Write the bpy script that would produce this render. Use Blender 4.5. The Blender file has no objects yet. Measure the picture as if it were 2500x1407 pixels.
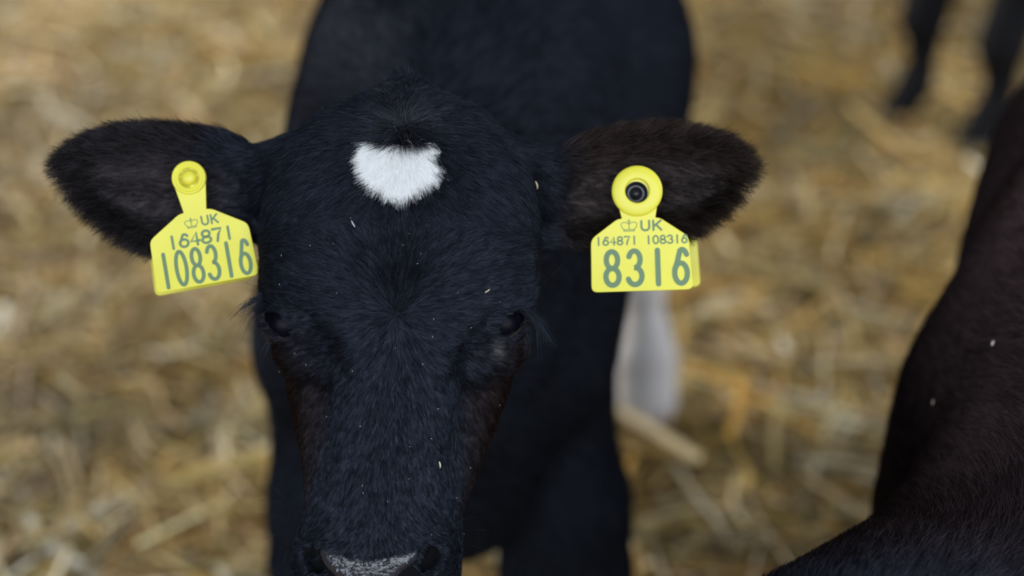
import bpy, bmesh, math
import numpy as np
import openvdb
from mathutils import Vector, Matrix
from mathutils.bvhtree import BVHTree

RNG = np.random.default_rng(7)
SC = bpy.context.scene
COL = SC.collection

# ------------------------------------------------------------------ camera
CAM = np.array((0.0, 0.0, 1.18))
PITCH = math.radians(30.0)
cd = bpy.data.cameras.new('camera')
cd.lens = 50.0
cd.sensor_width = 36.0
cd.clip_start = 0.02
cd.dof.use_dof = True
cd.dof.focus_distance = 0.875
cd.dof.aperture_fstop = 2.0
cd.dof.aperture_blades = 9
cam = bpy.data.objects.new('camera', cd)
COL.objects.link(cam)
cam.location = CAM
cam.rotation_euler = (math.pi / 2 - PITCH, 0, 0)
SC.camera = cam

# ------------------------------------------------------------------ daylight
w = bpy.data.worlds.new('overcast_sky')
SC.world = w
w.use_nodes = True
bg = w.node_tree.nodes['Background']
bg.inputs[0].default_value = (0.80, 0.90, 1.0, 1)
bg.inputs[1].default_value = 0.11


def daylight(name, loc, target, sx, sy, watts, colour):
    l = bpy.data.lights.new(name, 'AREA')
    l.shape = 'RECTANGLE'
    l.size, l.size_y = sx, sy
    l.energy = watts
    l.color = colour
    o = bpy.data.objects.new(name, l)
    COL.objects.link(o)
    o.location = loc
    d = Vector(target) - Vector(loc)
    o.rotation_euler = d.to_track_quat('-Z', 'Y').to_euler()
    return o


# the open side of the shed behind the photographer, and the open gable end to the left
daylight('daylight_open_side', (0.1, -2.5, 2.45), (0.0, 1.0, 0.75), 4.6, 2.0, 218, (0.80, 0.89, 1.0))
daylight('daylight_gable', (-3.9, 5.2, 2.3), (-0.9, 3.5, 0.1), 3.4, 2.2, 400, (1.0, 0.97, 0.92))
daylight('daylight_far_side', (3.9, 1.6, 2.5), (0.5, 1.6, 0.3), 3.0, 1.8, 125, (0.90, 0.94, 1.0))

SC.view_settings.view_transform = 'Standard'
SC.view_settings.look = 'None'
SC.view_settings.exposure = 0.0
SC.view_settings.gamma = 1.0
SC.view_settings.use_curve_mapping = False
cy = SC.cycles
cy.max_bounces = 9
cy.diffuse_bounces = 7
cy.glossy_bounces = 3
cy.transmission_bounces = 4
cy.transparent_max_bounces = 6
cy.caustics_reflective = False
cy.caustics_refractive = False
cy.sample_clamp_indirect = 4.0

# ------------------------------------------------------------------ frames
FPX = 2500 * 50.0 / 36.0
EX = np.array((1.0, 0, 0))
FW = np.array((0, math.cos(PITCH), -math.sin(PITCH)))
EY = np.array((0, math.sin(PITCH), math.cos(PITCH)))
DH = 0.87                      # distance of the calf's face from the lens
SH = DH / FPX                  # one head unit in metres


def wpt(u, v, d):
    """a point seen at (u, v) of the photograph, d metres along the lens axis"""
    return CAM + d * (FW + EX * ((u - 1250) / FPX) + EY * ((703.5 - v) / FPX))


def img(P):
    q = P - CAM
    d = q @ FW
    return 1250 + FPX * (q @ EX) / d, 703.5 - FPX * (q @ EY) / d, d


def to_head(P):
    """world -> head frame: U across the face, V down the face, W out of the face"""
    q = P - (CAM + DH * FW)
    return 1250 + (q @ EX) / SH, 703.5 - (q @ EY) / SH, -(q @ FW) / SH


def hp(u, v, w_):
    """a face point seen at (u, v), w_ head units out of the face plane, in the world"""
    return wpt(u, v, DH - SH * w_)


# ------------------------------------------------------------------ tagging
def tag(o, label=None, cat=None, group=None, kind=None):
    if label: o['label'] = label
    if cat: o['category'] = cat
    if group: o['group'] = group
    if kind: o['kind'] = kind
    return o


def empty(name, loc):
    o = bpy.data.objects.new(name, None)
    o.empty_display_size = 0.1
    COL.objects.link(o)
    o.location = loc
    return o


def link(name, data, parent=None, mat=None):
    o = bpy.data.objects.new(name, data)
    COL.objects.link(o)
    if mat is not None: data.materials.append(mat)
    if parent is not None:
        o.parent = parent
        o.matrix_parent_inverse = Matrix.Translation(-Vector(parent.location))
    return o


# ------------------------------------------------------------------ materials
def new_mat(name):
    m = bpy.data.materials.new(name)
    m.use_nodes = True
    nt = m.node_tree
    return m, nt, nt.nodes['Principled BSDF']


def plain(name, col, rough=0.6, spec=0.5, noise=0.0, scale=40.0, bump=0.0, coat=0.0):
    m, nt, b = new_mat(name)
    b.inputs['Base Color'].default_value = (*col, 1)
    b.inputs['Roughness'].default_value = rough
    b.inputs['Specular IOR Level'].default_value = spec
    b.inputs['Coat Weight'].default_value = coat
    if noise > 0 or bump > 0:
        tc = nt.nodes.new('ShaderNodeTexCoord')
        n = nt.nodes.new('ShaderNodeTexNoise')
        n.inputs['Scale'].default_value = scale
        n.inputs['Detail'].default_value = 4
        nt.links.new(tc.outputs['Object'], n.inputs['Vector'])
        if noise > 0:
            mx = nt.nodes.new('ShaderNodeMix')
            mx.data_type = 'RGBA'
            mx.inputs['A'].default_value = (*[c * (1 - noise) for c in col], 1)
            mx.inputs['B'].default_value = (*[min(1, c * (1 + noise)) for c in col], 1)
            nt.links.new(n.outputs['Fac'], mx.inputs['Factor'])
            nt.links.new(mx.outputs['Result'], b.inputs['Base Color'])
        if bump > 0:
            bp = nt.nodes.new('ShaderNodeBump')
            bp.inputs['Strength'].default_value = bump
            bp.inputs['Distance'].default_value = 0.001
            nt.links.new(n.outputs['Fac'], bp.inputs['Height'])
            nt.links.new(bp.outputs['Normal'], b.inputs['Normal'])
    return m


def attr_skin(name, rough=0.7, spec=0.25):
    """skin and short coat; the coat's own colour comes from the 'coat' attribute"""
    m, nt, b = new_mat(name)
    a = nt.nodes.new('ShaderNodeAttribute')
    a.attribute_name = 'coat'
    nt.links.new(a.outputs['Color'], b.inputs['Base Color'])
    b.inputs['Roughness'].default_value = rough
    b.inputs['Specular IOR Level'].default_value = spec
    return m


def hair_mat(name, r_along=0.22, r_around=0.75, body=0.0, through=0.0):
    """hair: a tinted sheen along the strand, its colour from the 'coat' attribute of each hair"""
    m = bpy.data.materials.new(name)
    m.use_nodes = True
    nt = m.node_tree
    nt.nodes.clear()
    out = nt.nodes.new('ShaderNodeOutputMaterial')
    a = nt.nodes.new('ShaderNodeAttribute')
    a.attribute_name = 'coat'
    h = nt.nodes.new('ShaderNodeBsdfHair')
    h.component = 'Reflection'
    h.inputs['RoughnessU'].default_value = r_along
    h.inputs['RoughnessV'].default_value = r_around
    nt.links.new(a.outputs['Color'], h.inputs['Color'])
    last = h.outputs[0]
    for kind, fac in (('ShaderNodeBsdfDiffuse', body), ('ShaderNodeBsdfTranslucent', through)):
        if fac <= 0: continue
        d = nt.nodes.new(kind)
        nt.links.new(a.outputs['Color'], d.inputs['Color'])
        mx = nt.nodes.new('ShaderNodeMixShader')
        mx.inputs['Fac'].default_value = fac
        nt.links.new(last, mx.inputs[1])
        nt.links.new(d.outputs[0], mx.inputs[2])
        last = mx.outputs[0]
    nt.links.new(last, out.inputs['Surface'])
    return m


M_SKIN = attr_skin('dark_hide', 0.8, 0.1)
M_FUR = hair_mat('black_fur', 0.19, 0.7, 0.22)
M_COAT = hair_mat('black_body_coat', 0.32, 0.8, 0.55)
M_WHITE = hair_mat('white_fur', 0.6, 0.9, 0.93, 0.35)
M_LASH = hair_mat('lash_hair', 0.2, 0.6, 0.2)
M_EYE = plain('wet_dark_eye', (0.0015, 0.0015, 0.004), 0.36, 0.06)
M_LID = plain('brown_eyelid_rim', (0.012, 0.008, 0.005), 0.6, 0.25)
M_HOOF_D = plain('dark_hoof_horn', (0.02, 0.016, 0.013), 0.5, noise=0.4, scale=60)
M_HOOF_P = plain('pale_pink_hoof_horn', (0.42, 0.26, 0.19), 0.5, noise=0.3, scale=60)
M_YEL = plain('yellow_tag_plastic', (0.70, 0.635, 0.05), 0.42, 0.4, noise=0.05, scale=90)
M_INK = plain('grey_green_tag_ink', (0.135, 0.215, 0.115), 0.6, 0.3)
M_BLK = plain('black_stud_plastic', (0.008, 0.008, 0.009), 0.3)


# ------------------------------------------------------------------ implicit surfaces
def smin(a, b, k):
    h = np.maximum(k - np.abs(a - b), 0) / k
    return np.minimum(a, b) - h * h * k * 0.25


def smax(a, b, k):
    return -smin(-a, -b, k)


def sstep(a, b, x):
    t = np.clip((x - a) / (b - a), 0, 1)
    return t * t * (3 - 2 * t)


class Field:
    def __init__(self, lo, hi, vox):
        self.lo = np.array(lo, float)
        self.vox = vox
        self.n = np.ceil((np.array(hi) - self.lo) / vox).astype(int) + 1
        self.d = np.full(self.n, 0.2, np.float32)

    def sub(self, lo, hi):
        a = np.clip(np.floor((np.array(lo) - self.lo) / self.vox).astype(int), 0, self.n)
        b = np.clip(np.ceil((np.array(hi) - self.lo) / self.vox).astype(int) + 1, 0, self.n)
        sl = tuple(slice(x, y) for x, y in zip(a, b))
        ax = [self.lo[i] + self.vox * np.arange(a[i], b[i]) for i in range(3)]
        P = np.stack(np.meshgrid(*ax, indexing='ij'), -1)
        return sl, P

    def add(self, lo, hi, fn, k):
        sl, P = self.sub(lo, hi)
        if P.size == 0: return
        self.d[sl] = smin(self.d[sl], fn(P).astype(np.float32), k)

    def cut(self, lo, hi, fn, k):
        sl, P = self.sub(lo, hi)
        if P.size == 0: return
        self.d[sl] = smax(self.d[sl], -fn(P).astype(np.float32), k)

    def limb(self, pts, ra, rb=None, side=(1, 0, 0), k=0.03, cut=False, inner=0.02):
        """a tapering limb along a polyline; ra = half width along 'side', rb = the other half width"""
        pts = np.array(pts, float)
        ra = np.array(ra, float)
        rb = ra if rb is None else np.array(rb, float)
        side = np.array(side, float)
        R = max(ra.max(), rb.max()) + k + 0.02
        lo, hi = pts.min(0) - R, pts.max(0) + R

        def fn(P):
            out = None
            for i in range(len(pts) - 1):
                a, b = pts[i], pts[i + 1]
                ab = b - a
                t = np.clip(((P - a) @ ab) / (ab @ ab), 0, 1)
                q = P - (a + t[..., None] * ab)
                ax = ab / np.linalg.norm(ab)
                s = side - ax * (side @ ax)
                s /= np.linalg.norm(s)
                r1 = ra[i] + (ra[i + 1] - ra[i]) * t
                r2 = rb[i] + (rb[i + 1] - rb[i]) * t
                x = q @ s
                y2 = np.maximum((q * q).sum(-1) - x * x, 0)
                f = np.sqrt((x / r1) ** 2 + y2 / (r2 * r2))
                d = (f - 1) * np.minimum(r1, r2)
                out = d if out is None else smin(out, d, inner)
            return out
        (self.cut if cut else self.add)(lo, hi, fn, k)

    def ball(self, c, r, k=0.02, cut=False, axes=None):
        c = np.array(c, float)
        r = np.array(r, float) * np.ones(3)
        A = np.eye(3) if axes is None else np.array(axes)
        R = r.max() + k + 0.01

        def fn(P):
            q = ((P - c) @ A.T) / r
            return (np.sqrt((q * q).sum(-1)) - 1) * r.min()
        (self.cut if cut else self.add)(c - R, c + R, fn, k)

    def mesh(self):
        g = openvdb.FloatGrid(0.2)
        g.copyFromArray(self.d)
        v, q = g.convertToQuads(0.0)
        v = v.astype(np.float64) * self.vox + self.lo
        q = q.astype(np.int64)
        return v, q


def normals_of(v, q):
    fn = np.cross(v[q[:, 2]] - v[q[:, 0]], v[q[:, 3]] - v[q[:, 1]])
    n = np.zeros_like(v)
    for i in range(4):
        np.add.at(n, q[:, i], fn)
    n /= np.linalg.norm(n, axis=1, keepdims=True) + 1e-12
    return n, 0.5 * np.linalg.norm(fn, axis=1)


def smooth_mesh(v, q, it):
    e = np.concatenate([q[:, [0, 1]], q[:, [1, 2]], q[:, [2, 3]], q[:, [3, 0]]])
    e = np.unique(np.sort(e, 1), axis=0)
    deg = np.bincount(e.ravel(), minlength=len(v))[:, None]
    for k in range(it):
        for lam in (0.5, -0.52):
            s = np.zeros_like(v)
            np.add.at(s, e[:, 0], v[e[:, 1]])
            np.add.at(s, e[:, 1], v[e[:, 0]])
            v = v + lam * (s / np.maximum(deg, 1) - v)
    return v


def mesh_from(name, v, f, colours=None, smooth=True):
    me = bpy.data.meshes.new(name)
    v = np.asarray(v, np.float32)
    f = np.asarray(f, np.int32)
    k = f.shape[1]
    me.vertices.add(len(v))
    me.vertices.foreach_set('co', v.ravel())
    me.loops.add(f.size)
    me.loops.foreach_set('vertex_index', f.ravel())
    me.polygons.add(len(f))
    me.polygons.foreach_set('loop_start', np.arange(0, f.size, k, dtype=np.int32))
    me.update(calc_edges=True)
    if smooth:
        me.polygons.foreach_set('use_smooth', np.ones(len(f), bool))
    if colours is not None:
        a = me.attributes.new('coat', 'FLOAT_COLOR', 'POINT')
        c = np.ones((len(v), 4), np.float32)
        c[:, :3] = colours
        a.data.foreach_set('color', c.ravel())
    me.update()
    return me


# ------------------------------------------------------------------ hair
def scatter(v, q, n, area, dens):
    """random roots on the quads; dens = roots per square metre at each quad"""
    want = area * dens
    cnt = np.floor(want + RNG.random(len(q))).astype(int)
    idx = np.repeat(np.arange(len(q)), cnt)
    a, b = RNG.random((2, len(idx)))
    wt = np.stack([(1 - a) * (1 - b), a * (1 - b), a * b, (1 - a) * b], 1)
    P = (v[q[idx]] * wt[..., None]).sum(1)
    N = (n[q[idx]] * wt[..., None]).sum(1)
    N /= np.linalg.norm(N, axis=1, keepdims=True) + 1e-9
    return P, N


def vnoise(P, scale, seed):
    """smooth vector noise, a sum of random waves"""
    r = np.random.default_rng(seed)
    out = np.zeros_like(P)
    for i in range(10):
        k = r.normal(size=3) * scale
        ph = r.random() * 6.28
        out += np.sin(P @ k + ph)[:, None] * r.normal(size=3)
    return out / 3.2


def strands(name, P, N, T, L, lift, mat, parent, col, rad=0.00011, npt=5, curl=0.0, sag=0.0, tip=0.25, lock=0.0, cell=0.003):
    """hair curves from roots P, combed along T, L long, standing off by 'lift'"""
    n = len(P)
    if n == 0: return None
    T = T - N * (T * N).sum(1, keepdims=True)
    T /= np.linalg.norm(T, axis=1, keepdims=True) + 1e-9
    B = np.cross(N, T)
    s = np.linspace(0, 1, npt)
    L = np.broadcast_to(L, (n,))[:, None]
    lift = np.broadcast_to(lift, (n,))[:, None]
    ss = s[None, :]
    along = ss * (1 - 0.15 * lift)
    up = lift * (ss - 0.5 * ss ** 2) * 1.3
    c = RNG.normal(size=(n, 1)) * curl
    c2 = RNG.normal(size=(n, 1)) * curl * 0.4
    lat = c * ss ** 2 + c2 * np.sin(ss * 5.0)
    pts = (P[:, None, :] + (L * along)[..., None] * T[:, None, :] + (L * up)[..., None] * N[:, None, :]
           + (L * lat)[..., None] * B[:, None, :])
    pts[:, :, 2] -= sag * L * ss ** 2
    if lock > 0:                                   # neighbouring tips draw together into locks
        off = vnoise(P, 90.0, 77) * cell
        key = np.floor((P + off) / cell).astype(np.int64)
        key = key[:, 0] * 73856093 ^ key[:, 1] * 19349663 ^ key[:, 2] * 83492791
        u_, inv = np.unique(key, return_inverse=True)
        cnt = np.bincount(inv)[:, None]
        g = np.zeros((len(u_), npt, 3))
        np.add.at(g, inv, pts)
        g /= cnt[..., None]
        pull = (lock * (0.5 + 0.7 * RNG.random(len(u_))))[inv]
        f = (np.clip(pull, 0, 0.9)[:, None] * ss ** 1.3)[..., None]
        pts = pts * (1 - f) + g[inv] * f
        shade = (0.55 + 0.9 * RNG.random(len(u_)))[inv]
        col = np.clip(np.broadcast_to(col, (n, 3)) * shade[:, None], 0.001, 0.95) if np.mean(col) < 0.3 else col
    h = bpy.data.hair_curves.new(name)
    h.add_curves([npt] * n)
    h.attributes['position'].data.foreach_set('vector', pts.astype(np.float32).ravel())
    ra = h.attributes.new('radius', 'FLOAT', 'POINT')
    r = (np.broadcast_to(rad, (n,))[:, None] * (1 - (1 - tip) * ss ** 1.5)).astype(np.float32)
    ra.data.foreach_set('value', np.ascontiguousarray(r).ravel())
    ca = h.attributes.new('coat', 'FLOAT_COLOR', 'CURVE')
    cc = np.ones((n, 4), np.float32)
    cc[:, :3] = col
    ca.data.foreach_set('color', cc.ravel())
    o = link(name, h, parent, mat)
    return o


def in_poly(u, v, poly):
    poly = np.array(poly, float)
    c = np.zeros(len(u), bool)
    j = len(poly) - 1
    for i in range(len(poly)):
        xi, yi = poly[i]
        xj, yj = poly[j]
        m = ((yi > v) != (yj > v)) & (u < (xj - xi) * (v - yi) / (yj - yi + 1e-9) + xi)
        c ^= m
        j = i
    return c


# ------------------------------------------------------------------ straw floor
def straw_floor():
    me = bpy.data.meshes.new('floor')
    nx, ny = 120, 120
    xs = np.linspace(-5, 5, nx)
    ys = np.linspace(-2.5, 9, ny)
    X, Y = np.meshgrid(xs, ys, indexing='ij')
    Z = np.zeros_like(X) - 0.006
    v = np.stack([X, Y, Z], -1).reshape(-1, 3)
    i = np.arange(nx - 1)[:, None] * ny + np.arange(ny - 1)[None]
    f = np.stack([i, i + ny, i + ny + 1, i + 1], -1).reshape(-1, 4)
    me = mesh_from('floor', v, f)
    m, nt, b = new_mat('trampled_straw_ground')
    tc = nt.nodes.new('ShaderNodeTexCoord')
    n1 = nt.nodes.new('ShaderNodeTexNoise')
    n1.inputs['Scale'].default_value = 30
    n1.inputs['Detail'].default_value = 6
    mp = nt.nodes.new('ShaderNodeMapping')
    mp.inputs['Scale'].default_value = (1.0, 2.5, 1)
    nt.links.new(tc.outputs['Object'], mp.inputs['Vector'])
    nt.links.new(mp.outputs['Vector'], n1.inputs['Vector'])
    r = nt.nodes.new('ShaderNodeValToRGB')
    r.color_ramp.elements[0].position = 0.3
    r.color_ramp.elements[0].color = (0.10, 0.065, 0.03, 1)
    r.color_ramp.elements[1].position = 0.7
    r.color_ramp.elements[1].color = (0.34, 0.25, 0.12, 1)
    nt.links.new(n1.outputs['Fac'], r.inputs['Fac'])
    nt.links.new(r.outputs['Color'], b.inputs['Base Color'])
    b.inputs['Roughness'].default_value = 0.9
    o = link('floor', me, None, m)
    tag(o, kind='structure')

    # loose straw: thousands of bent, split stalks lying on top of each other
    N = 62000
    y = 0.1 + 5.2 * RNG.random(N) ** 0.95
    x = (RNG.random(N) * 2 - 1) * (0.95 + 0.45 * y)
    big = vnoise(np.stack([x, y, 0 * x], 1), 5.0, 3)
    ang = RNG.random(N) * math.pi * 2
    ang = ang + big[:, 0] * 0.6
    L = np.clip(RNG.lognormal(math.log(0.11), 0.55, N), 0.03, 0.34)
    wd = np.clip(RNG.lognormal(math.log(0.0055), 0.5, N), 0.002, 0.018)
    zc = 0.004 + 0.040 * RNG.random(N) ** 1.3
    pit = RNG.normal(0, 0.10, N)
    bend = RNG.normal(0, 0.12, N)
    s = np.array((-0.5, -0.17, 0.17, 0.5))
    d = np.stack([np.cos(ang), np.sin(ang)], 1)
    nrm = np.stack([-d[:, 1], d[:, 0]], 1)
    ctr = np.stack([x, y], 1)[:, None] + d[:, None] * (L[:, None] * s)[..., None] + nrm[:, None] * (bend[:, None] * L[:, None] * (s ** 2 - 0.1) * 4)[..., None] * 0.5
    z = zc[:, None] + pit[:, None] * L[:, None] * s + RNG.normal(0, 0.002, (N, 4))
    z = np.maximum(z, 0.001)
    roll = RNG.normal(0, 0.7, N)
    prof = ((-1.0, 0.0), (0.0, 0.45), (1.0, 0.0))
    ring = []
    for (a, h) in prof:
        off = a * wd / 2 * np.cos(roll) - h * wd * np.sin(roll)
        oz = a * wd / 2 * np.sin(roll) + h * wd * np.cos(roll)
        p = np.concatenate([ctr + nrm[:, None] * off[:, None, None], (z + oz[:, None])[..., None]], 2)
        ring.append(p)
    V = np.stack(ring, 2)                      # N,4,3,3
    V[..., 2] = np.maximum(V[..., 2], 0.0)
    base = (np.arange(N) * 12)[:, None, None]
    ii = np.arange(3)[:, None] * 3 + np.arange(2)[None]
    quad = np.stack([ii, ii + 1, ii + 4, ii + 3], -1).reshape(1, 6, 4)
    F = (base + quad).reshape(-1, 4)
    pal = np.array([(0.56, 0.425, 0.185), (0.47, 0.335, 0.115), (0.52, 0.33, 0.085), (0.40, 0.31, 0.14),
                    (0.66, 0.57, 0.38), (0.22, 0.135, 0.05), (0.44, 0.28, 0.13), (0.78, 0.72, 0.58)])
    pick = RNG.choice(len(pal), N, p=(0.18, 0.17, 0.12, 0.11, 0.10, 0.17, 0.09, 0.06))
    fine = vnoise(np.stack([x, y, 0 * x], 1), 22.0, 5)
    c = pal[pick] * (0.75 + 0.5 * RNG.random(N))[:, None] * (0.93 + 0.14 * np.clip(big[:, 1], -1.5, 1.5) + 0.26 * np.clip(fine[:, 1], -1.4, 1.6))[:, None]
    c = c * (1 + 0.10 * np.clip(fine[:, 2], -1.5, 1.5)[:, None] * np.array((1.0, 0.2, -1.0))) * np.array((1.0, 0.96, 0.86))
    c = np.repeat(np.clip(c, 0.01, 0.9), 12, axis=0)
    me = mesh_from('straw_bedding', V.reshape(-1, 3), F, c, smooth=False)
    m = attr_skin('dry_straw', 0.55, 0.35)
    o = link('straw_bedding', me, None, m)
    tag(o, 'loose golden straw bedding strewn thickly over the whole shed floor', 'straw', kind='stuff')


straw_floor()

# ------------------------------------------------------------------ the calf in front
BLACK = np.array((0.0245, 0.0285, 0.0405))
VOX = 0.003
F = Field((-0.42, 0.58, -0.01), (0.36, 1.99, 0.96), VOX)


def table(rows, n=200, sm=9):
    """smooth station table: first column V, rest values"""
    rows = np.array(rows, float)
    V = np.linspace(rows[0, 0], rows[-1, 0], n)
    out = [V]
    ker = np.hanning(sm + 2)[1:-1]
    ker /= ker.sum()
    for c in range(1, rows.shape[1]):
        y = np.interp(V, rows[:, 0], rows[:, c])
        yp = np.pad(y, sm // 2, mode='edge')
        out.append(np.convolve(yp, ker, 'valid'))
    return np.array(out)


def face_loft(rows, k, exp_f=2.4, exp_b=2.0):
    """rows: v, centre u, half width, w of the widest level, front depth, back depth (photo units at that level)"""
    R = np.array(rows, float)
    f = 1 - SH * R[:, 3] / DH
    S = R.copy()
    S[:, 0] = 703.5 + (R[:, 0] - 703.5) * f
    S[:, 1] = 1250 + (R[:, 1] - 1250) * f
    S[:, 2] = R[:, 2] * f
    T = table(S)

    def fn(P):
        U, V, W = to_head(P)
        Vc = np.clip(V, T[0, 0], T[0, -1])
        g = [np.interp(Vc, T[0], T[i]) for i in range(1, 6)]
        x = np.abs(U - g[0]) / g[1]
        z = W - g[2]
        fr = z > 0
        b = np.where(fr, g[3], g[4])
        e = np.where(fr, exp_f, exp_b)
        r = (x ** e + (np.abs(z) / b) ** e) ** (1 / e)
        d = (r - 1) * np.minimum(g[1], b)
        out = np.abs(V - Vc)
        return (np.maximum(d, -1e9) + out) * SH
    cs = [hp(u, v, w_) for u in (500, 1450) for v in (180, 1720) for w_ in (160, -800)]
    cs = np.array(cs)
    F.add(cs.min(0), cs.max(0), fn, k)


# skull, cheeks and jaw:       v    c    hw   w0   front back
face_loft([(250, 988, 60, -200, 30, 60),
           (262, 988, 118, -190, 60, 110),
           (290, 988, 160, -180, 90, 160),
           (330, 987, 188, -165, 105, 200),
           (400, 985, 250, -165, 140, 300),
           (500, 981, 286, -165, 165, 380),
           (600, 979, 304, -165, 170, 440),
           (680, 978, 308, -170, 160, 470),
           (740, 977, 304, -185, 120, 475),
           (790, 977, 298, -200, 90, 480),
           (870, 976, 284, -225, 95, 440),
           (960, 972, 263, -235, 105, 390),
           (1050, 966, 238, -230, 110, 350),
           (1150, 956, 209, -215, 122, 310),
           (1250, 938, 187, -195, 130, 270),
           (1330, 924, 200, -180, 150, 250),
           (1400, 920, 206, -180, 150, 230),
           (1480, 917, 190, -190, 120, 200),
           (1560, 915, 140, -200, 80, 140),
           (1610, 915, 50, -205, 40, 60)], 0.012)
# forehead dome and nasal bridge
face_loft([(300, 988, 60, -150, 40, 60),
           (360, 986, 160, -130, 95, 80),
           (450, 983, 225, -110, 110, 100),
           (560, 980, 262, -100, 112, 100),
           (660, 978, 275, -100, 104, 100),
           (720, 977, 280, -110, 110, 100),
           (770, 976, 240, -110, 108, 100),
           (820, 974, 190, -105, 102, 100),
           (870, 972, 158, -95, 90, 100),
           (920, 969, 145, -90, 84, 100),
           (980, 966, 142, -85, 80, 100),
           (1100, 955, 136, -85, 82, 100),
           (1200, 942, 145, -85, 86, 100),
           (1280, 928, 165, -95, 98, 110),
           (1350, 917, 168, -110, 110, 120),
           (1420, 910, 150, -125, 116, 120),
           (1490, 910, 90, -150, 90, 90)], 0.015, 2.7)


def hball(u, v, w_, r, k=6, cut=False, stretch=(1, 1, 1)):
    F.ball(hp(u, v, w_), np.array((stretch[0], stretch[1], stretch[2])) * r * SH, k * SH * 4, cut, (EX, EY, FW))


def hlimb(pts, rr, k=24, cut=False):
    F.limb([hp(*p) for p in pts], np.array(rr) * SH, None, EX, k * SH, cut, 10 * SH)


EYES = {-1: (698, 790, -205), 1: (1231, 788, -192)}
EYE_R = 64
LIDS = {}
for sgn in (-1, 1):
    cx = 977
    eu, ev, ew = EYES[sgn]
    # brow ridge over the eye
    hlimb([(cx + sgn * 245, 650, -130), (cx + sgn * 280, 695, -165), (cx + sgn * 290, 738, -210)], (44, 36, 28), 36)
    # hollow between the eye and the bridge of the nose
    hlimb([(cx + sgn * 222, 790, -84), (cx + sgn * 182, 845, -56), (cx + sgn * 152, 910, -48)], (36, 42, 24), 40, True)
    # cheek bone under the eye
    hlimb([(cx + sgn * 175, 900, -150), (cx + sgn * 235, 872, -175), (cx + sgn * 270, 850, -225)], (26, 30, 30), 36)
    hball(eu + sgn * 14, ev, ew + 45, 44, 3, True)
    # the lids lie over the eyeball
    m_ = lambda du, dv, k=1.06: (eu + sgn * du, ev + dv, ew + math.sqrt(max((EYE_R * k) ** 2 - du * du - dv * dv, 100)))
    up_ = [m_(-36, 32), m_(-24, 4), m_(-6, -20), m_(16, -36), m_(38, -40), m_(54, -30)]
    lo_ = [m_(-36, 32), m_(-16, 38), m_(8, 38), m_(30, 26), m_(46, 6), m_(56, -14)]
    LIDS[sgn] = (up_, lo_)
    hlimb(up_, (8, 12, 13, 13, 13, 10), 10)
    hlimb(lo_, (7, 8, 8, 8, 8, 8), 10)
    # ear root
    hlimb([(cx + sgn * 190, 430, -250), (cx + sgn * 330, 440, -290)], (90, 70), 60)
# small hair-covered horn bud swellings
hball(880, 372, -150, 50, 14)
hball(1110, 372, -150, 50, 14)
# nostrils
NOSTRILS = ([(1052, 1348, -42), (1040, 1376, -40), (1005, 1400, -34), (960, 1432, -50)],
            [(765, 1345, -50), (782, 1384, -42), (818, 1412, -36), (860, 1440, -50)])
for pts in NOSTRILS:
    hlimb(pts, (21, 18, 11, 7), 12, True)

# ears: thick furred cups
EAR_L = np.array([(150, 400, 405), (172, 386, 440), (200, 366, 482), (240, 347, 520), (290, 332, 560), (330, 326, 586), (380, 326, 604), (430, 328, 606),
                  (500, 338, 590), (560, 352, 572), (600, 364, 565), (650, 372, 590), (700, 372, 600), (800, 380, 600)], float)
EAR_R = np.array([(1190, 385, 610), (1290, 380, 610), (1340, 380, 606), (1400, 364, 584), (1480, 342, 574), (1560, 328, 575), (1640, 328, 570),
                  (1690, 336, 556), (1740, 348, 520), (1780, 366, 480), (1806, 386, 442), (1818, 402, 420), (1832, 412, 418)], float)


def ear_shape(u, v, E):
    """mid surface depth and edge distance of an ear at image position u, v"""
    left = E is EAR_L
    top = np.interp(u, E[:, 0], E[:, 1])
    bot = np.interp(u, E[:, 0], E[:, 2])
    mid = 0.5 * (top + bot)
    half = np.maximum(0.5 * (bot - top), 4)
    t = (v - mid) / half
    s = np.clip((700 - u) / 530 if left else (u - 1280) / 545, 0, 1)     # 0 root .. 1 tip
    deep = 100 * np.sin(np.pi * np.clip(s * 0.9 + 0.12, 0, 1)) ** 0.8 + 12
    h = -228 - 0.62 * deep * (1 - np.clip(np.abs(t), 0, 1.2) ** 2.4) - 30 * t * (1 - s) + 15 * s
    # the ridges of the ear cartilage
    h = h + 15 * np.sin(t * 9.0 + 0.5) * (1 - t * t).clip(0) * np.sin(np.pi * s)
    edge = np.maximum(top - v, v - bot)
    return h, edge, t, s


for E in (EAR_L, EAR_R):
    def fn(P, E=E):
        u, v, d = img(P)
        _, _, W = to_head(P)
        h, edge, t, s = ear_shape(u, v, E)
        th = 15 + 12 * np.exp(-((t + 0.85) / 0.3) ** 2) + 18 * (1 - s) ** 2
        a = (np.abs(W - h) - th) * 0.85
        ends = np.maximum(E[0, 0] - u, u - E[-1, 0])
        return smax(a, np.maximum(edge, ends) * 1.05, 26) * SH
    us = (60, 820) if E is EAR_L else (1180, 1950)
    cs = np.array([hp(u, v, w_) for u in us for v in (270, 680) for w_ in (-100, -420)])
    F.add(cs.min(0), cs.max(0), fn, 0.012)

# neck
F.limb([hp(985, 560, -340), (-0.060, 1.00, 0.640), (-0.058, 1.12, 0.635), (-0.05, 1.26, 0.63)],
       (0.075, 0.088, 0.105, 0.13), (0.080, 0.100, 0.118, 0.12), k=0.035)
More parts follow.
